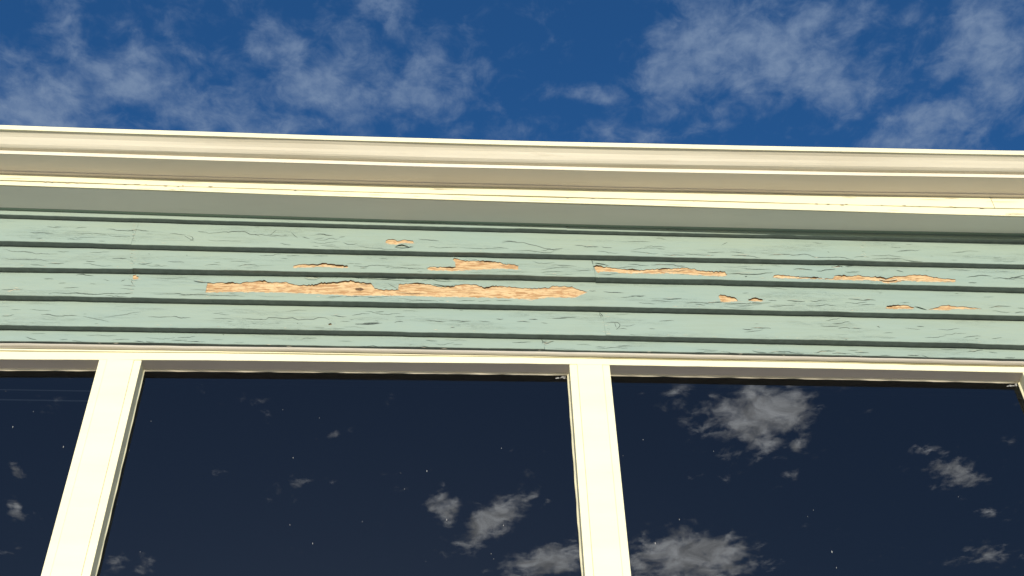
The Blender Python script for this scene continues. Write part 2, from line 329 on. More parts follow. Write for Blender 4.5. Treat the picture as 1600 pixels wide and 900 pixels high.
def build_board(k, xa, xb, holes_px, out=0, dz=0, seed=0):
    rnd = random.Random(seed*31+k)
    holes = []
    for n, poly in enumerate(holes_px):
        pix = tear(poly, .85, 2.4, seed+n)
        holes.append([on_row(k, *p, out) for p in pix])
    hd = [hole_data(h) for h in holes]
    xs = stations(xa, xb, .02)
    ph = rnd.uniform(0, 9)
    def zb(x):                                       # the lower arris, a little worn
        j = .0003*math.sin(x*61+ph)+.0003*math.sin(x*143+ph*2)
        c = math.sin(x*5.7+ph)
        return B[k](x)+dz+j+(.0016*max(0, c-.93)/.07 if k < 5 else 0)
    def zt(x):                                       # a ragged dark gap stays open under the butt above
        return (TOPL(x)+.012) if k == 0 else B[k-1](x)-.0011-.0012*max(0, .55+.45*math.sin(x*1.3+k*1.7)+.12*math.sin(x*23+k))
    pts = []; edges = []
    bot = [(x, zb(x)) for x in xs]; top = [(x, zt(x)) for x in xs]
    pts += bot; nb = len(bot); edges += [(i, i+1) for i in range(nb-1)]
    pts += top; edges += [(nb+i, nb+i+1) for i in range(nb-1)]
    edges += [(0, nb), (nb-1, 2*nb-1)]
    for h in holes:
        s = len(pts); pts += h; edges += [(s+i, s+(i+1) % len(h)) for i in range(len(h))]
    for i, x in enumerate(xs[1:-1]):
        for t in (.22, .5, .78): pts.append((x+(.007 if t == .5 else 0), zb(x)+(zt(x)-zb(x))*t))
    for (hl, bb) in hd:                              # rings of points round each patch let the film curl
        for (x, z, up) in hl[::2]:
            if up > .0008:
                for dd in (.0025, .006):
                    if z+dd < zt(x)-.002: pts.append((x, z+dd))
    pts = [p for i, p in enumerate(pts) if i < 2*nb+sum(len(h) for h in holes) or not any(inside(p, h) for h in holes)]
    vo, eo, fo, ov, oe, of_ = delaunay_2d_cdt([Vector(p) for p in pts], edges, [], 0, 1e-6)
    faces = []; fm = []
    def keep(f):
        cx = sum(vo[i].x for i in f)/len(f); cz = sum(vo[i].y for i in f)/len(f)
        if cz < zb(cx)-1e-5 or cz > zt(cx)+1e-4: return False
        return not any(inside((cx, cz), h) for h in holes)
    verts = [(p.x, rowY(k, p.x, p.y-dz, out)-curl_of(p.x, p.y, hd, seed), p.y) for p in vo]
    for f in fo:
        if keep(f):
            a, b, c = (verts[i] for i in f[:3])
            ny = (b[2]-a[2])*(c[0]-a[0])-(b[0]-a[0])*(c[2]-a[2])
            faces.append(tuple(f) if ny < 0 else tuple(reversed(f))); fm.append(0)
    # underside (the butt) with a softly rounded lower arris
    s = len(verts); depth = Y_IN+.006
    for x in xs:
        y0 = rowY(k, x, zb(x)-dz, out)
        verts += [(x, y0, zb(x)), (x, y0+.0012, zb(x)-.0009), (x, depth, zb(x)-.0009)]
    for i in range(len(xs)-1):
        a = s+3*i
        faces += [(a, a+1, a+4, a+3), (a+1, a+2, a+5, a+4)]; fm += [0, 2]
    # ends
    for x in (xa, xb):
        e = len(verts); verts += [(x, rowY(k, x, zb(x)-dz, out), zb(x)), (x, depth, zb(x)), (x, depth, zt(x)), (x, rowY(k, x, zt(x)-dz, out), zt(x))]
        faces.append((e, e+1, e+2, e+3)); fm.append(0)
    # the torn thickness of the film
    for h, (hl, bb) in zip(holes, hd):
        e = len(verts); n = len(h)
        for (x, z, up) in hl:
            y = rowY(k, x, z-dz, out); verts += [(x, y-up, z), (x, y+RECESS+.001, z)]
        for i in range(n):
            j = (i+1) % n; faces.append((e+2*i, e+2*j, e+2*j+1, e+2*i+1)); fm.append(1)
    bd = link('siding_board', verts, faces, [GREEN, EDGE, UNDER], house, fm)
    # bare wood seen through the film
    for hi, h in enumerate(holes):
        x0, x1 = min(p[0] for p in h)-.004, max(p[0] for p in h)+.004; z0, z1 = min(p[1] for p in h)-.004, max(p[1] for p in h)+.004
        x0 = max(x0, xa+.0005); x1 = min(x1, xb-.0005); z0 = max(z0, zb((x0+x1)/2)+.001)
        sx = stations(x0, x1, .02); sz = stations(z0, z1, .008); nz_ = len(sz)
        v = [(x, rowY(k, x, z-dz, out)+RECESS+.0004*math.sin(x*90+z*500), z) for x in sx for z in sz]
        f = [(i*nz_+j, (i+1)*nz_+j, (i+1)*nz_+j+1, i*nz_+j+1) for i in range(len(sx)-1) for j in range(nz_-1)]
        link('bare_wood', v, f, WOOD, bd)
    return bd
BOARDS = {}
for k in range(6):
    jx = [at(px, py, -.01).x for px, py in JOINTS_PX[k]]
    cuts = [XA]+jx+[XB]
    if k in (0, 3): cuts = [XA, -2.9]+jx+[XB]
    if k in (1, 4): cuts = sorted(cuts+[2.6])
    for i in range(len(cuts)-1):
        xa, xb = cuts[i], cuts[i+1]; gap = .00012
        hp = []
        for (r, poly) in P:
            if r != k: continue
            cx = sum(p[0] for p in poly)/len(poly); cy = sum(p[1] for p in poly)/len(poly)
            if xa < at(cx, cy, -.01).x < xb: hp.append(poly)
        proud = .003 if (k == 2 and i == 2) else (.0012 if (k+i) % 2 else 0)
        low = -.0025 if (k == 2 and i == 2) else 0
        b = build_board(k, xa+gap, xb-gap, hp, proud, low, seed=k*10+i)
        BOARDS.setdefault(k, []).append((xa, xb, b, proud))
def board_at(k, x):
    for xa, xb, b, pr in BOARDS[k]:
        if xa <= x <= xb: return b, pr
    return BOARDS[k][-1][2], BOARDS[k][-1][3]

# cracks in the paint: slivers of grime-dark opening, gathered per board
CR = {}
def sliver(k, pts, w, kind='crack'):
    # pts in world (x, z); w = widest half thickness in metres
    x0 = pts[0][0]; b, pr = board_at(k, x0)
    key = (b.name, kind); CR.setdefault(key, (b, [], []))
    _, V, Fc = CR[key]; s = len(V); n = len(pts)
    for i, (x, z) in enumerate(pts):
        t = i/(n-1); h = w*max(.18, math.sin(math.pi*min(1, max(0, t)))**.6)*random.uniform(.6, 1.1)
        a = pts[max(0, i-1)]; c = pts[min(n-1, i+1)]; dx, dz_ = c[0]-a[0], c[1]-a[1]; L = math.hypot(dx, dz_) or 1
        nx, nz_ = -dz_/L, dx/L
        for sg in (1, -1):
            X, Z = x+sg*nx*h, z+sg*nz_*h
            V.append((X, rowY(k, X, Z, pr)-.00035-(.0002 if kind == 'chip' else 0), Z))
    for i in range(n-1): Fc.append((s+2*i, s+2*i+1, s+2*i+3, s+2*i+2))
def wander(k, px, py, length, amp=1.0, drift=0., step=4):
    n = max(3, int(length/step)+1); y = py; out = []; v = 0
    for i in range(n):
        x = px+length*i/(n-1); v = v*.5+random.uniform(-amp, amp)*.55+(random.choice((-1, 1))*amp*1.5 if random.random() < .07 else 0); y += v*(1 if abs(y+v-py-drift*(x-px)) < 3.2 else -1)+drift*length/(n-1)
        out.append(on_row(k, x, y))
    return out
# the ones that can be traced one by one: row, x, y, length, drift, half width in px
def c4(cx, cy, X, Y): return cx+X/4, cy+Y/4
TR = []
for (cx, cy, lst) in [
  (0, 180, [(1,190,733,26,.12,.55),(1,280,742,12,0,.3),(1,290,702,18,.05,.4),(1,470,708,16,.03,.3),(1,665,713,36,.03,.6),(1,790,718,14,0,.3),(1,830,712,22,.1,.4),(1,450,742,48,.05,.3),(1,1060,738,22,.05,.4),(1,1150,745,14,.5,.4),(1,1235,725,14,.2,.5),(1,1290,737,78,.0,.6),(1,420,775,40,.02,.25),(1,1300,775,45,.02,.2)]),
  (0, 370, [(2,30,130,60,.05,.35),(2,130,92,50,.03,.35),(2,20,75,40,.08,.3),(2,360,90,16,0,.3),(2,190,172,18,.1,.55),(2,300,165,22,.1,.6),(2,535,148,13,.05,.55),(2,700,135,20,.0,.9),(2,520,170,40,.02,.3),(2,860,172,20,-.12,.6),(2,1050,155,22,.03,.5),(2,1280,180,22,0,.4),(2,1480,185,30,.02,.6),(2,560,96,28,0,.3),
            (3,475,243,24,.02,.7),(3,275,262,13,.05,.5),(3,365,295,10,0,.4),(3,10,330,30,-.1,.4),(3,310,352,60,0,.45),(3,440,352,90,-.02,.5),(3,755,285,6,-.4,.5),(3,1210,276,24,.1,.8),(3,960,358,70,.03,.4),(3,1120,365,90,.02,.4),
            (4,10,497,17,.02,.6),(4,258,485,32,.05,.6),(4,390,490,20,.05,.45),(4,520,497,35,.2,.3),(4,650,505,50,-.1,.25),(4,925,498,32,.05,.45),(4,1070,500,26,-.04,.5),(4,1540,513,22,0,.4),
            (5,160,628,15,.05,.6),(5,840,655,14,.05,.6),(5,910,655,12,.05,.5),(5,1070,650,22,0,.5),(5,1110,630,24,.05,.4),(5,370,645,12,.03,.4),(5,700,648,24,0,.3),(5,1190,655,12,0,.5)]),
  (400, 180, [(1,20,742,24,.1,.3),(1,85,765,9,-.9,.3),(1,370,743,24,-.03,.9),(1,290,762,10,0,.6),(1,150,802,15,.05,.35),(1,545,797,20,0,.55),(1,640,822,58,.03,.3),(1,1015,775,28,.03,.55),(1,865,828,26,0,1.2),(1,1540,788,20,.05,.5),(1,1270,825,60,.02,.3),(1,1480,825,22,.05,.45),(1,520,768,8,0,.4)]),
  (400, 370, [(2,190,120,18,0,.4),(2,360,122,20,.03,.4),(2,20,115,30,0,.25),(2,580,188,60,.02,.45),(2,650,200,10,0,.7),(2,770,135,12,0,.4),(2,800,190,60,.01,.4),(2,570,168,20,0,.35),
            (3,300,250,24,0,.8),(3,480,252,10,0,.7),(3,560,255,34,.05,.5),(3,700,262,60,.03,.6),(3,930,262,26,0,.8),(3,1030,265,24,0,.8),(3,1140,262,16,0,.7),(3,820,285,16,.5,.35),(3,450,378,20,0,.5),(3,560,375,18,.03,.5),(3,700,380,20,0,.45),(3,1000,395,30,0,.4),(3,1250,402,26,0,.4),(3,1500,398,22,0,.5),
            (4,465,493,22,-.02,.6),(4,600,492,24,-.1,.4),(4,745,470,12,0,.5),(4,620,545,37,0,1.0),(4,865,542,12,0,.5),(4,1060,520,28,.05,.5),(4,1205,525,30,.05,.5),(4,1215,568,6,0,.7),(4,1390,525,16,0,.4),(4,1500,513,10,0,.6),(4,680,470,50,.03,.3),
            (5,170,683,36,.02,.5),(5,280,640,22,.05,.4),(5,660,685,30,.02,.5),(5,1060,645,16,.05,.6),(5,1320,698,30,.05,.7),(5,900,690,40,.02,.3),(5,1120,668,26,.02,.3)]),
  (800, 370, [(1,180,88,30,-.1,.7),(1,390,50,20,.1,.5),(1,450,62,20,0,.9),(1,560,57,14,0,.5),(1,530,90,30,.02,.3),(1,740,95,38,0,.5),(1,910,75,10,0,.4),(1,940,112,30,.04,.6),(1,1080,110,40,-.02,.5),(1,1220,100,24,0,.5),(1,1310,60,8,-.5,.4),(1,1370,115,40,.03,.8),(1,1360,100,20,.15,.5),
            (2,130,155,30,0,.35),(2,240,180,36,0,.4),(2,180,225,30,0,.5),(2,400,215,20,0,.4),(2,870,180,32,0,.6),(2,1000,175,18,0,.6),(2,1150,160,36,0,.35),(2,1340,236,60,0,.8),(2,1455,253,3,0,1.2),(2,1560,170,10,0,.4),(2,880,215,60,0,.3),
            (3,480,335,10,.1,.5),(3,570,345,28,.05,.7),(3,680,380,34,-.02,.4),(3,740,368,18,0,.6),(3,790,410,24,.05,.35),(3,940,390,26,0,.9),(3,1080,415,30,.02,.5),(3,1200,418,24,-.08,.7),(3,1230,408,20,0,.7),(3,1320,412,50,.03,.6),(3,1480,418,30,0,.5),
            (4,30,530,18,.05,.6),(4,105,520,12,0,.8),(4,250,510,20,0,.5),(4,290,515,24,0,.4),(4,920,528,20,0,.5),(4,1440,572,14,.05,.8),(4,1490,575,28,-.02,.8),(4,1450,600,26,-.1,.35),
            (5,0,655,26,0,.5),(5,190,660,9,.15,1.0),(5,225,662,8,-.2,.8),(5,60,710,24,0,.6),(5,520,690,14,0,.4),(5,650,685,20,0,.3),(5,1500,710,20,.05,.7),(5,1300,720,40,0,.3)]),
  (1200, 370, [(1,0,115,34,0,.6),(1,140,118,28,0,.7),(1,250,115,30,.06,.7),(1,370,130,36,.03,.6),(1,540,130,20,.03,.5),(1,650,135,38,0,.45),(1,860,148,24,0,.4),(1,370,90,3,.5,.4),
            (2,160,210,26,0,.8),(2,300,214,26,0,.6),(2,400,186,30,0,.5),(2,480,215,20,0,.4),(2,800,212,10,.2,.6),(2,1130,208,30,.02,.35),(2,1240,255,16,-.1,.5),(2,1290,245,24,.03,.5),(2,1400,258,34,.03,.5),(2,1480,272,34,-.15,.4),(2,1250,290,12,0,.5),(2,1510,252,22,0,.5),
            (3,0,400,12,0,.5),(3,120,400,24,0,1.0),(3,260,400,24,.03,.5),(3,240,430,40,.02,.5),(3,30,430,30,.03,.4),(3,500,390,30,0,.7),(3,600,395,16,.05,.7),(3,480,415,30,0,.4),(3,560,430,24,0,.5),(3,720,412,36,.02,.8),(3,1380,445,30,0,.6),(3,1400,465,24,0,.5),(3,1540,480,14,-.05,.7),(3,1560,445,10,0,.6),(3,0,435,20,0,.4),
            (4,330,560,24,.02,.5),(4,400,545,24,-.1,.5),(4,360,525,20,-.05,.35),(4,440,575,16,-.05,.5),(4,520,573,14,0,.6),(4,680,560,4,.2,.8),(4,930,560,10,.02,.6),(4,1060,580,30,0,.3),(4,1220,632,24,0,.5),(4,1100,610,30,.05,.25),
            (5,0,725,24,0,.7),(5,70,715,34,.05,.8),(5,190,735,16,0,.7),(5,285,725,30,0,.8),(5,400,730,20,0,.7),(5,540,720,20,.02,.6),(5,700,740,14,.05,.5),(5,870,740,16,-.02,.8),(5,960,745,10,0,.5),(5,1245,720,22,0,.6),(5,1380,720,12,0,.5),(5,1480,755,14,.05,.7),(5,1200,765,30,0,.35)])]:
    for (k, X, Y, L, dr, w) in lst:
        px, py = c4(cx, cy, X, Y); TR.append((k, px, py, L, dr, w))
PXM = 1/548.0
for (k, px, py, L, dr, w) in TR:
    sliver(k, wander(k, px, py, L*1.15, .62, dr, 2.6), (w*.9+.18)*PXM)
    if w > .55 and random.random() < .5:                                   # a pale lifted rim beside the wider ones
        sliver(k, wander(k, px+L*.2, py-w-.8, L*.5, .3, dr, 3.5), .28*PXM, 'chip')
for (r, poly) in P:                                                        # old primer left along the lower rim of each patch
    n = len(poly); A = area(poly)
    for i in range(n):
        a, b = poly[i], poly[(i+1) % n]; L = b[0]-a[0]
        if abs(L) < 5 or L*(1 if A > 0 else -1) > 0: continue
        a, b = (a, b) if L < 0 else (b, a)
        m_ = max(2, int(abs(L)/5))
        for j in range(m_):
            if random.random() < .6:
                t = (j+random.random()*.4)/m_; x = b[0]+(a[0]-b[0])*t; y = b[1]+(a[1]-b[1])*t
                sliver(r, wander(r, x, y+.3, random.uniform(4, 13), .35, (a[1]-b[1])/(a[0]-b[0]), 2.2), random.uniform(.35, .75)*PXM, 'chip')
for x, y in [(15,454),(20,452.5),(23,449),(26,453),(11,455),(494,463.5)]: sliver(3, wander(3, x, y, 6, .6, 0, 2), .8*PXM, 'chip')
POLY = [(1, .55, [(784,380),(790,378),(797,377.5),(808,379),(818,379),(827,382),(838,384),(850,388),(860,389),(866,391.5),(875,390)]),
 (1, .5, [(866,392),(860,395),(850,395),(840,393.5),(826,391.5),(812,392),(800,392)]),
 (4, .6, [(378,498),(395,499),(415,499.5),(420,496),(430,496.5),(445,498),(457,496.5),(466,500),(480,499),(490,499),(498,496),(508,496.5),(513,499),(518,501)]),
 (4, 1.0, [(555,506),(565,506.5),(575,507),(584,506.5),(592,505.5)]),
 (4, .55, [(945,505),(955,504),(965,504),(969,508),(967,512),(963,515),(966,515.5)]), (4, .5, [(966,514.5),(974,513.5),(980,515)]), (4, .5, [(937,488),(940,492),(943,496)]),
 (2, .8, [(924,405),(925.5,409),(927,414),(928,420)]), (3, .5, [(475,434),(482,437),(492,437.5),(500,434.5)]), (3, .45, [(516,434),(523,436),(528,433.5)]),
 (3, .55, [(545,433),(560,435),(580,436),(605,437),(630,439),(650,441)]), (3, .6, [(655,437),(664,438.5),(674,436),(684,439),(695,440),(706,440)]), (3, .5, [(303,439),(312,440.5),(322,441.5)]),
 (1, .5, [(455,363),(460,368),(465,372)]), (1, .5, [(293,368),(300,370),(302,374),(296,377)]), (5, .5, [(846,530),(850,535),(858,535.5)]), (5, .45, [(850,541),(851,546),(850,551)])]
for k, w, pl in POLY: sliver(k, [on_row(k, *p) for p in pl], (w+.1)*PXM)
for pl in ([(477,433.5),(488,435),(498,434)], [(660,436.5),(672,434.8),(682,437)]): sliver(3, [on_row(3, *p) for p in pl], .5*PXM, 'chip')
# the checks too fine to trace, gathered towards the lower half of each board
def rowpx(k, px):
    pts = ROWS_PX[k]
    for (a, ya), (b, yb) in zip(pts, pts[1:]):
        if a <= px <= b: return ya+(yb-ya)*(px-a)/(b-a)
    return pts[-1][1]
for k in range(1, 6):
    for _ in range(75 if k < 5 else 60):
        px = random.uniform(2, 1560)
        if math.sin(px*.013+k*1.9)+math.sin(px*.031+k) < random.uniform(-1.4, 1.3): continue
        lo = rowpx(k, px)-(10 if k < 5 else 2); hi = rowpx(k-1, px)+3
        t = random.random()**1.7; py = lo+(hi-lo)*t
        sliver(k, wander(k, px, py, random.choice((6, 10, 16, 24, 34, 48)), .6, random.uniform(-.03, .05), 2.6), random.uniform(.22, .5)*PXM)
for (k, px, py) in [(1,207,360),(1,208,369),(2,206,396),(2,204,402),(2,207,408),(2,233,397),(2,292,399),(5,349,523),(2,1165,433),(5,748,527.5),(3,1545,451),(4,1322,531),(1,882,356),(3,465,506)]:
    w0 = on_row(k, px, py); sliver(k, [(w0[0]-.0022, w0[1]+.0006), (w0[0], w0[1]), (w0[0]+.0022, w0[1]-.0004)], .0013)
for (k, px, py, L) in [(3,205,436,0),(2,925,407,6),(4,937,488,8),(4,961,504,10),(5,846,529,14)]:    # short cracks across the grain
    pts = [on_row(k, px+random.uniform(-1, 1)+i*.6, py+i*2.2) for i in range(5)]; sliver(k, pts, .0007)
for (k, px) in [(1,208),(2,206),(2,209),(3,204),(1,1348),(0,886),(5,852),(4,948),(4,944)]:     # filler squeezed out of the butt joints
    y0, y1 = rowpx(k-1, px)+3 if k else 352, rowpx(k, px)-9
    for j in range(7):
        y = y0+(y1-y0)*j/7+random.uniform(-1, 1); sliver(k, wander(k, px+random.uniform(-4, 1), y, random.uniform(3, 8), .8, .1, 1.6), .28*PXM, random.choice(('crack', 'chip', 'chip')))
for _ in range(70):                                                        # primer showing at chipped arrises
    k = random.randint(1, 5); px = random.uniform(5, 1590); py = rowpx(k, px)-(9.5 if k < 5 else 1.5)+random.uniform(-1.5, .3)
    sliver(k, wander(k, px, py, random.uniform(2, 9), .25, .02, 2.5), random.uniform(.2, .55)*PXM, 'chip')
for (nm, kind), (b, V, Fc) in CR.items():
    o = link('paint_crack' if kind == 'crack' else 'paint_chip', V, Fc, CRACK if kind == 'crack' else LIGHTCH, b); o['kind'] = 'stuff'
# a knot in the long bare patch
kx, kz = on_row(3, 561.5, 451.5); bk, pk = board_at(3, kx)
vk = [(kx, rowY(3, kx, kz, pk)+RECESS-.0008, kz)]
for ring, (ra, rb) in enumerate(((.007, .0045), (.012, .0075))):
    for i in range(14):
        a = i/14*2*math.pi; q = 1+.12*math.sin(i*2.3+ring); X, Z = kx+ra*q*math.cos(a), kz+rb*q*math.sin(a)
        vk.append((X, rowY(3, X, Z, pk)+RECESS-.0007+.0004*ring, Z))
link('knot', vk, [(0, 1+(i+1) % 14, 1+i) for i in range(14)]+[(1+i, 1+(i+1) % 14, 15+(i+1) % 14, 15+i) for i in range(14)], KNOT, bk)
# curled flakes standing off the boards
def flake(k, pix, lift, m=GREEN):
    pts = [on_row(k, *p) for p in pix]; b, pr = board_at(k, pts[0][0]); n = len(pts); V = []
    for i, (x, z) in enumerate(pts):
        y = rowY(k, x, z, pr); V += [(x, y-.0004-lift*(.3+.7*math.sin(math.pi*i/(n-1))), z-.0028), (x, y-.0004, z+.0022)]
    V += [(x, y+.0006, z) for (x, y, z) in V]; m2 = 2*n; Fc = []
    for i in range(n-1):
        a = 2*i; Fc += [(a, a+2, a+3, a+1), (m2+a, m2+a+1, m2+a+3, m2+a+2), (a, m2+a, m2+a+2, a+2), (a+1, a+3, m2+a+3, m2+a+1)]
    link('paint_flake', V, Fc, m, b)
flake(1, [(618,385),(623,383.5),(628,383),(633,384),(640,386)], .006)
flake(3, [(1429,479),(1434,480.5),(1440,482.5),(1447,484)], .005)
flake(2, [(1374,437.5),(1381,439),(1388,439.5),(1396,438.5),(1401,437)], .004, LIGHTCH)
flake(2, [(926,410.5),(934,411.5),(943,413),(951,415)], .004)
flake(3, [(676,443),(684,445),(694,447),(704,446.5),(714,444)], .004)

# ---------------------------------------------------------------- cornice
class Prof:                                          # a moulding profile traced in the plane square to the wall
    def __init__(s): s.p = []
    def start(s, py, Y):
        w = slope(800, py); s.p = [(Y, EYE+w*(Y+D), py)]; return s.p[-1]
    def to(s, py, ang):
        Y, Z, _ = s.p[-1]; w = slope(800, py); a = math.radians(ang)
        dy, dz_ = -math.cos(a), math.sin(a)          # outwards is -y
        t = (EYE+w*(Y+D)-Z)/(dz_-w*dy); s.p.append((Y+dy*t, Z+dz_*t, py)); return s.p[-1]
pr = Prof(); pr.start(349.7, -.0275); pr.to(316, 9.0)
I0 = len(pr.p)-1; pr.to(308, 90); pr.to(295.7, 90); pr.to(289.7, 2); pr.to(263.7, 4)
I5 = len(pr.p)-1; pr.to(258.3, 90)
for py, a in [(257.0,3),(255.6,7),(253.8,13),(251.5,26),(248.5,40),(245,50),(241,54),(237,52),(233.5,46),(230.5,38),(228.4,30),(227.2,14),(226.4,4)]: pr.to(py, a)
I6 = len(pr.p)-1; pr.to(220, 90)
A_LINES = [(220, [(0,196),(400,209),(800,220),(1200,229),(1600,236)]), (263.7, [(0,240),(400,252),(800,264),(1200,271.3),(1600,278)]),
           (295.7, [(0,273.7),(400,285.5),(800,295.7),(1200,303.7),(1600,311)]), (316, [(0,289.5),(400,302),(800,315.5),(1200,327),(1600,338)]),
           (349.7, SOFFIT_IN)]
AN = []
for py, pts in A_LINES:
    q = min(pr.p, key=lambda p: abs(p[2]-py)); f = line_fn(pts, q[0]); x8 = at(800, py, q[0]).x; AN.append((py, f, f(x8), q[1]))
def sag(py, x):
    for i in range(len(AN)-1):
        a, b = AN[i], AN[i+1]
        if py <= b[0] or i == len(AN)-2:
            t = min(1, max(0, (py-a[0])/(b[0]-a[0])))
            return (a[1](x)-a[3])*(1-t)+(b[1](x)-b[3])*t
def extrude(name, prof, m, x0=XA-.06, x1=XB+.06, parent=house, smooth=False, wob=.0005, seed=1):
    xs = stations(x0, x1, .10); n = len(prof); V = []; Fc = []
    for x in xs:
        for (Y, Z, py) in prof:
            V.append((x, Y+wob*math.sin(x*3.1+seed)+wob*.6*math.sin(x*9.7+seed*3), Z+sag(py, x)+wob*.6*math.sin(x*4.3+seed*2+py)))
    for i in range(len(xs)-1):
        for j in range(n): a = i*n+j; b = i*n+(j+1) % n; Fc.append((a, b, b+n, a+n))
    Fc += [tuple(range(n)), tuple(reversed(range((len(xs)-1)*n, len(xs)*n)))]
    o = link(name, V, Fc, m, parent, smooth=smooth)
    bm = __import__('bmesh').new(); bm.from_mesh(o.data); __import__('bmesh').ops.recalc_face_normals(bm, faces=bm.faces); bm.to_mesh(o.data); bm.free()
    return o
def off(p, dy, dz_): return (p[0]+dy, p[1]+dz_, p[2])
q = pr.p
cornice = empty('cornice', (0, 0, 0), house)
SOFF = mk_cream('soffit_paint', (.80,.765,.70), .3, (.58,.55,.49))
SOFF2 = mk_cream('upper_soffit_paint', (.78,.70,.62), .3, (.55,.48,.41))
CROWNM = mk_cream('crown_paint', (.74,.68,.54), .42, (.48,.41,.29))
extrude('frieze_strip', [off(q[0], .0004, 0), off(q[0], .016, 0), off(q[0], .016, .010), off(q[0], .0004, .010)], GREEN, parent=cornice, seed=1)
extrude('soffit', [off(q[0], 0, .0008), off(q[1], .003, 0), off(q[1], .003, .014), off(q[0], 0, .014)], SOFF, parent=cornice, seed=1)
extrude('fascia_trim', [off(q[1], -.001, 0), off(q[2], -.001, 0), off(q[2], .012, 0), off(q[1], .0025, .0015), off(q[1], .0015, 0)], CREAM, parent=cornice, seed=2)
jx = at(1550, 317, q[3][0]).x
fz = [off(q[2], -.0042, .0006), off(q[3], -.0042, 0), off(q[3], .02, 0), off(q[2], .02, .0006)]
extrude('fascia_board', fz, CREAM, x1=jx-.0009, parent=cornice, seed=3, wob=.0009); extrude('fascia_board', fz, CREAM, x0=jx+.0009, parent=cornice, seed=3.4, wob=.0009)
extrude('bed_strip', [off(q[3], .018, .0003), off(q[4], 0, 0), off(q[4], 0, .012), off(q[3], .018, .012)], SOFF2, parent=cornice, seed=5)
extrude('upper_soffit', [off(q[4], .004, .0022), off(q[5], .002, .0), off(q[5], .002, .012), off(q[4], .004, .014)], SOFF2, parent=cornice, seed=6)
extrude('crown_moulding', [off(q[5], 0, 0)]+q[6:I6+1]+[off(q[I6], .02, .004), off(q[5], .02, .004)], CROWNM, parent=cornice, seed=7)
lp = q[I6+1]
extrude('drip_edge', [off(q[I6], -.0012, 0), off(lp, -.0012, 0), off(lp, .03, .001), off(lp, .03, -.004), off(q[I6], .012, .0035), off(q[I6], .010, .0002)], CREAM, parent=cornice, seed=8)
# ridges of lumpy caulk along the trim joint
V = []; Fc = []
for _ in range(28):
    px = random.choice((random.uniform(60, 330), random.uniform(1250, 1595), random.uniform(0, 1600)))
    w = at(px, 0+316-8.5, q[2][0]); x = w.x; L = random.uniform(.004, .02); z = q[2][1]+sag(308, x)+random.uniform(-.0015, .002); s = len(V)
    h = random.uniform(.0006, .0016)
    V += [(x, q[2][0]-.0046, z), (x+L/2, q[2][0]-.0056, z+h), (x+L, q[2][0]-.0046, z), (x+L/2, q[2][0]-.0056, z-h), (x+L/2, q[2][0]+.001, z+h*1.5)]
    Fc += [(s, s+3, s+1), (s+3, s+2, s+1), (s, s+1, s+4), (s+1, s+2, s+4)]
o = link('caulk_lump', V, Fc, CREAM_OLD, cornice); o['kind'] = 'stuff'
V = []; Fc = []                                     # hairline splits and blisters in the trim paint
def hair(py0, x0, L, Yoff, w, pts=7, dz_=.0):
    qa = min(q, key=lambda p: abs(p[2]-py0)); 
    z0 = qa[1]; y0 = qa[0]+Yoff; s_ = len(V)
    for i in range(pts):
        x = x0+L*i/(pts-1); z = z0+dz_+sag(py0, x)+random.uniform(-.0009, .0009); h = w*math.sin(math.pi*(i+.5)/pts)
        V.extend([(x, y0, z+h), (x, y0, z-h)])
    for i in range(pts-1): a = s_+2*i; Fc.append((a, a+1, a+3, a+2))
for _ in range(11):
    hair(295.7, random.uniform(-1.6, 1.7), random.uniform(.02, .11), -.0056, random.uniform(.0003, .0007), dz_=-random.uniform(.004, .020))
for _ in range(16):
    hair(316, random.uniform(-1.6, 1.7), random.uniform(.02, .08), -.0028, random.uniform(.0003, .0006), dz_=random.uniform(.003, .010))
o = link('trim_crack', V, Fc, CAULK, cornice); o['kind'] = 'stuff'
CZ = lp[1]; CY = lp[0]
box('roof', XA-.05, XB+.05, CY+.031, 5.0, CZ-.02, CZ-.004, ROOFM, house)

# ---------------------------------------------------------------- windows
GY = .0215                                           # glass plane
FY = -.016                                           # casing face
def fz_of(py, Y): return EYE+slope(800, py)*(Y+D)
HEADPX = [(0,561),(150,562),(400,563.5),(800,568),(1000,571),(1200,573.5),(1590,582)]   # lower arris of the head casing
HEAD = quad([((lambda w: (w.x, w.z))(at(a, b, FY))) for a, b in HEADPX])
CAPT = B[5]
z568 = HEAD(at(800,568,FY).x); z548 = fz_of(548.6, -.030); z5545 = fz_of(555, FY-.004); z558 = fz_of(558.3, FY)
zs0, ze0 = XA+.35, XB-.35
def headext(name, prof, m, parent=house, x0=XA+.2, x1=XB-.2, seed=0, wob=.0004):
    xs = stations(x0, x1, .06); n = len(prof); V = []; Fc = []
    x8 = at(800, 550, -.01).x
    for x in xs:
        for (Y, Z, t) in prof:                       # t: 1 follows the cap line, 0 the head line
            dz_ = (CAPT(x)-CAPT(x8))*t+(HEAD(x)-HEAD(x8))*(1-t)
            V.append((x, Y+wob*math.sin(x*8+seed)+wob*.5*math.sin(x*37+seed), Z+dz_+wob*.7*math.sin(x*6.1+seed*2)+wob*.6*math.sin(x*51+seed)))
    for i in range(len(xs)-1):
        for j in range(n): a = i*n+j; b = i*n+(j+1) % n; Fc.append((a, b, b+n, a+n))
    Fc += [tuple(range(n)), tuple(reversed(range((len(xs)-1)*n, len(xs)*n)))]
    o = link(name, V, Fc, m, parent)
    import bmesh
    bm = bmesh.new(); bm.from_mesh(o.data); bmesh.ops.recalc_face_normals(bm, faces=bm.faces); bm.to_mesh(o.data); bm.free(); return o
cap = [(-.026, z548+.004, 1), (-.028, z548+.001, 1), (-.028, z548-.0022, 1), (-.0262, z548-.0050, 1), (-.0225, z548-.0075, 1), (-.021, z5545, .7), (.0, z5545, .7), (.0, z548+.006, 1)]
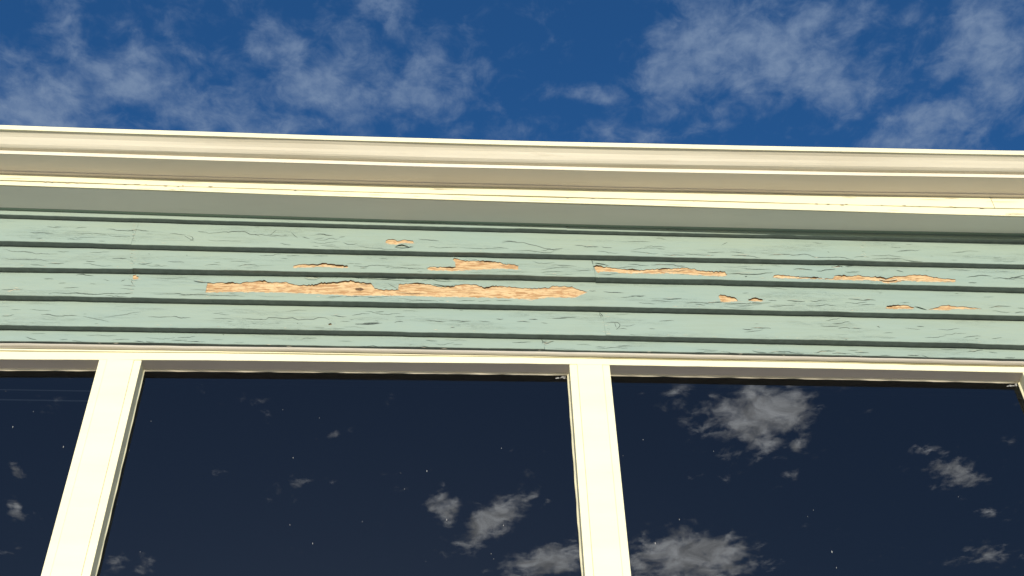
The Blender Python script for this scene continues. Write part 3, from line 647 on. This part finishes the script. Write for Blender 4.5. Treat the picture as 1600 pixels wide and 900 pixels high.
headext('drip_cap', cap, CAPM, seed=1, wob=.0006)
headext('head_casing', [(FY-.0035, z5545-.0003, .7), (FY-.0035, z558+.0009, .5), (FY-.001, z558, .5), (.0, z558, .5), (.0, z5545-.0003, .7)], CREAM, seed=2)
headext('head_board', [(FY, z558-.0004, .5), (FY, z568+.0008, 0), (FY+.0008, z568, 0), (FY+.0022, z568, 0), (FY+.0022, z558-.0004, .5)], CREAM, seed=3)
headext('head_jamb', [(FY+.0023, z568+.0001, 0), (GY-.0045, z568-.0036, 0), (GY-.0045, z568+.010, 0), (FY+.0023, z558-.001, .5)], REVEAL, seed=3)
# the edges of each mullion on the casing face
def xe(px, py): return at(px, py, FY).x
M1 = ((xe(150.7,576)+xe(63.75,900))/2, (xe(218.6,576)+xe(140,900))/2)
M2 = ((xe(889.5,576)+xe(915,900))/2, (xe(953.5,576)+xe(986,900))/2)
M3a = xe(1599, 584)
MW = (M1[1]-M1[0]+M2[1]-M2[0])/2; WW = M2[0]-M1[1]
M3 = (M3a, M3a+MW); M0 = (M1[0]-WW-MW, M1[0]-WW); M4 = (M3[1]+WW, M3[1]+WW+MW); MM = (M0[0]-WW-MW, M0[0]-WW)
MULL = [M0, M1, M2, M3, M4]
SILL = z568-1.45
print('mullions', [(round(a,3), round(b,3)) for a, b in MULL], 'head z', z568, 'cornice', [(round(a,3), round(b,3)) for a, b, c in pr.p])
for i, (a, b) in enumerate(MULL):
    mu = empty('mullion', ((a+b)/2, 0, SILL), house)
    w = b-a; s = w*.19; zt_ = HEAD((a+b)/2)
    def mb(n, x0, x1, dy, m, z1=0.0, lean=0.0):      # child boxes, in the mullion's own space
        cx = (a+b)/2
        V = []
        for (z, l) in ((0, 0), (zt_-SILL+z1, lean)):
            V += [(x0-cx+l, FY+dy, z), (x1-cx+l, FY+dy, z), (x1-cx+l, GY+.01, z), (x0-cx+l, GY+.01, z)]
        o = link(n, V, [(0,3,2,1),(4,5,6,7),(0,1,5,4),(1,2,6,5),(2,3,7,6),(3,0,4,7)], m, mu)
        bv = o.modifiers.new('bevel', 'BEVEL'); bv.width = .0008; bv.segments = 1; return o
    mb('stop_strip', a, a+s-.0002, .0008, CREAM, .0002); mb('mullion_board', a+s+.0002, b-s*.95-.0002, -.0004, CREAM, .0003); mb('stop_strip', b-s*.95+.0002, b, .0008, CREAM, .0002)
# each light: pane, glazing beads, specks
ZG = z568
SPK = {1: [(8.8,611,1),(52,643,1.3),(20,667,2.2),(99,698,2.2)],
       2: [(236,658,1.3),(202,704,.8),(183,788,.8),(219,862,1.2),(442,640,1.1),(499,653,1.2),(458,715,1.9),(453,820,1.6),(488.5,849,2.0),(566,815,1.2),(626,739,.8),(632,764,1.2),(667,736,2.4),(783.5,700,1.6),(698,812,2.2),(786.5,821,1.8),(767.5,865,1.4),(771.5,873,1.2),(665.5,877,.8)],
       3: [(1005,687,1.4),(1115,705,1.2),(973.6,712,.9),(1061.6,811.5,1.8),(1024,849,2.4),(1300,862,2.6),(1307,887,1.8),(1262,807,1.1),(1271,797,1.2),(1497.6,776,1.2)]}
sides = [XA+.35]+[v for m_ in MULL for v in m_]+[XB-.35]
for wi in range(len(MULL)-1):
    xl, xr = MULL[wi][1], MULL[wi+1][0]
    wn = empty('window', ((xl+xr)/2, GY, SILL), house); ox, oy, oz = (xl+xr)/2, GY, SILL
    hz = lambda x: HEAD(x)
    def part(n, V, Fc, m, par=wn, ox=ox, oy=oy, oz=oz): return link(n, [(x-ox, y-oy, z-oz) for x, y, z in V], Fc, m, par)
    part('glass_pane', [(xl-.004, GY, SILL-.004), (xr+.004, GY, SILL-.004), (xr+.004, GY, hz(xr)+.004), (xl-.004, GY, hz(xl)+.004)], [(0,1,2,3)], GLASS)
    bw, bd_ = .0042, .0048                           # a slanting putty bead runs round the glass
    xs = stations(xl, xr, .03); V = []; Fc = []
    for i, x in enumerate(xs):
        e = .0006*math.sin(x*70)+.0005*math.sin(x*171+2)
        h_ = hz(x)-.0037; V += [(x, GY-bd_, h_), (x, GY-bd_+.0003, h_-.0016), (x, GY-.0004, h_-.0042-e)]
        if i: a = 3*(i-1); Fc += [(a, a+3, a+4, a+1), (a+1, a+4, a+5, a+2)]
    part('glazing_bead', V, Fc, CREAM_OLD)
    for side, xx in ((1, xl), (-1, xr)):
        zs = stations(SILL+.0, hz(xx)-.001, .03); V = []; Fc = []
        for i, z in enumerate(zs):
            e = .0005*math.sin(z*60+side)+.0004*math.sin(z*151)
            V += [(xx+side*.0002, GY-bd_, z), (xx+side*.001, GY-bd_+.0004, z), (xx+side*(bw*.9+e), GY-.0004, z)]
            if i: a = 3*(i-1); Fc += [(a, a+1, a+4, a+3), (a+1, a+2, a+5, a+4)]
        part('glazing_bead', V, Fc, CREAM)
    V = []; Fc = []
    for (px, py, r) in SPK.get(wi, []) if wi in SPK else []:
        w0 = at(px, py, GY-.0006); s = len(V); n = 8; rr = r*PXM*.48; an = random.uniform(.6, 2.2)
        V.append((w0.x, GY-.0012, w0.z))
        for j in range(n):
            t = j/n*2*math.pi; V.append((w0.x+rr*.55*math.cos(t)*random.uniform(.7,1.2), GY-.0003, w0.z+rr*1.5*math.sin(t)*random.uniform(.7,1.2)))
        Fc += [(s, s+1+j, s+1+(j+1) % n) for j in range(n)]
    if wi == 2-0 and False: pass
    if V: o = part('dried_speck', V, Fc, SPECK); o['kind'] = 'stuff'
def corner(wi_name, px, py, sgn=1):
    w0 = at(px, py, GY-.001); wn = [o for o in bpy.data.objects if o.name.startswith('window') and o.type == 'EMPTY'][wi_name]
    V = []; Fc = []; rnd = random.Random(wi_name)
    for _ in range(26):
        u = rnd.random(); h = rnd.uniform(0, .011)*u; x = w0.x-.030*(1-u); z = w0.z+h; s = len(V); r = rnd.uniform(.0008, .0022)
        V += [(x-r*1.6, GY-.0005, z), (x, GY-.0016, z+r), (x+r*1.6, GY-.0005, z), (x, GY-.0007, z-r*.7)]; Fc += [(s, s+3, s+1), (s+3, s+2, s+1)]
    L = wn.location; link('putty_smear', [(x-L.x, y-L.y, z-L.z) for x, y, z in V], Fc, SPECK, wn)
corner(1, 886, 591.5); corner(2, 1590, 604)
# sill, side casings, apron siding, foundation, walls (below and beside the picture)
xwl, xwr = MULL[0][0], MULL[-1][1]
box('sill', xwl-.05, xwr+.05, -.06, GY+.02, SILL-.045, SILL-.001, CREAM, house, .004)
for (a, b) in ((xwl-.001-.08, xwl-.001), (xwr+.001, xwr+.081)): box('side_casing', a, b, FY-.003, .02, SILL-.001, z558-.006, CREAM, house, .001)
def plain_board(x0, x1, z0, h):
    V = [(x, y, z) for x in (x0, x1) for (y, z) in ((Y_OUT, z0), (Y_IN+.006, z0), (Y_IN+.006, z0+h), (Y_IN, z0+h))]
    return link('siding_board', V, [(0,4,5,1),(1,5,6,2),(3,7,4,0),(0,1,2,3),(7,6,5,4),(2,6,7,3)], GREEN, house)
z = SILL-.045-.004
zl = z-.105
while zl > .40: plain_board(XA, XB, zl, .1045); zl -= .105
zt2 = B[5](-4.0)-.001
zz = SILL-.05
while zz < z558-.1:
    plain_board(XA, xwl-.083, zz, .1045); plain_board(xwr+.083, XB, zz, .1045); zz += .105
box('foundation', XA+.01, XB-.01, .0, 5.0, -.02, .43, STONE, house)
WZ = CZ-.03
box('wall', XA, XB, .0045, .02, .43, SILL-.05, GREEN, house)
box('wall', XA, xwl-.003, .0045, .12, SILL-.045, z558, GREEN, house); box('wall', xwr+.003, XB, .0045, .12, SILL-.045, z558, GREEN, house)
box('wall', XA, XB, .0045, .12, z558+.02, WZ, GREEN, house)
box('side_wall', XA-.001, XA+.1, .125, 5.0, .43, WZ, GREEN, house); box('side_wall', XB-.1, XB+.001, .125, 5.0, .43, WZ, GREEN, house)
box('back_wall', XA+.1, XB-.1, 4.9, 5.0, .43, WZ, GREEN, house)
rm = empty('room', (0, 1, SILL), house)
box('ceiling', XA+.12, XB-.12, .13, 4.8, z568+.03-SILL, z568+.05-SILL, DARK, rm).location = (0, -1, 0)
box('partition', XA+.12, XB-.12, 1.5, 1.55, .2-SILL+1.0-1.0, z568+.03-SILL, DARK, rm).location = (0, -1, 0)
# a roller blind's headrail behind the left light
bl = empty('window_blind', ((M0[1]+M1[0])/2, .06, ZG))
bl['label'] = 'two faint pale blind slats behind the dark glass of the leftmost window'; bl['category'] = 'blind'
za = at(60, 610.5, .062).z-ZG; zb_ = at(60, 626, .062).z-ZG
hw = (M1[0]-M0[1])/2-.01
def bb(n, z0, z1): box(n, -hw, hw, .0, .012, z0, z1, BLIND, bl)
bb('slat', za-.0018, za+.0018); bb('slat', zb_-.0024, zb_+.0018)
# ---------------------------------------------------------------- ground
gx = [(-600,-600,0),(600,-600,0),(600,600,0),(-600,600,0)]
go = link('ground', gx, [(0,1,2,3)], GROUND); go['kind'] = 'structure'
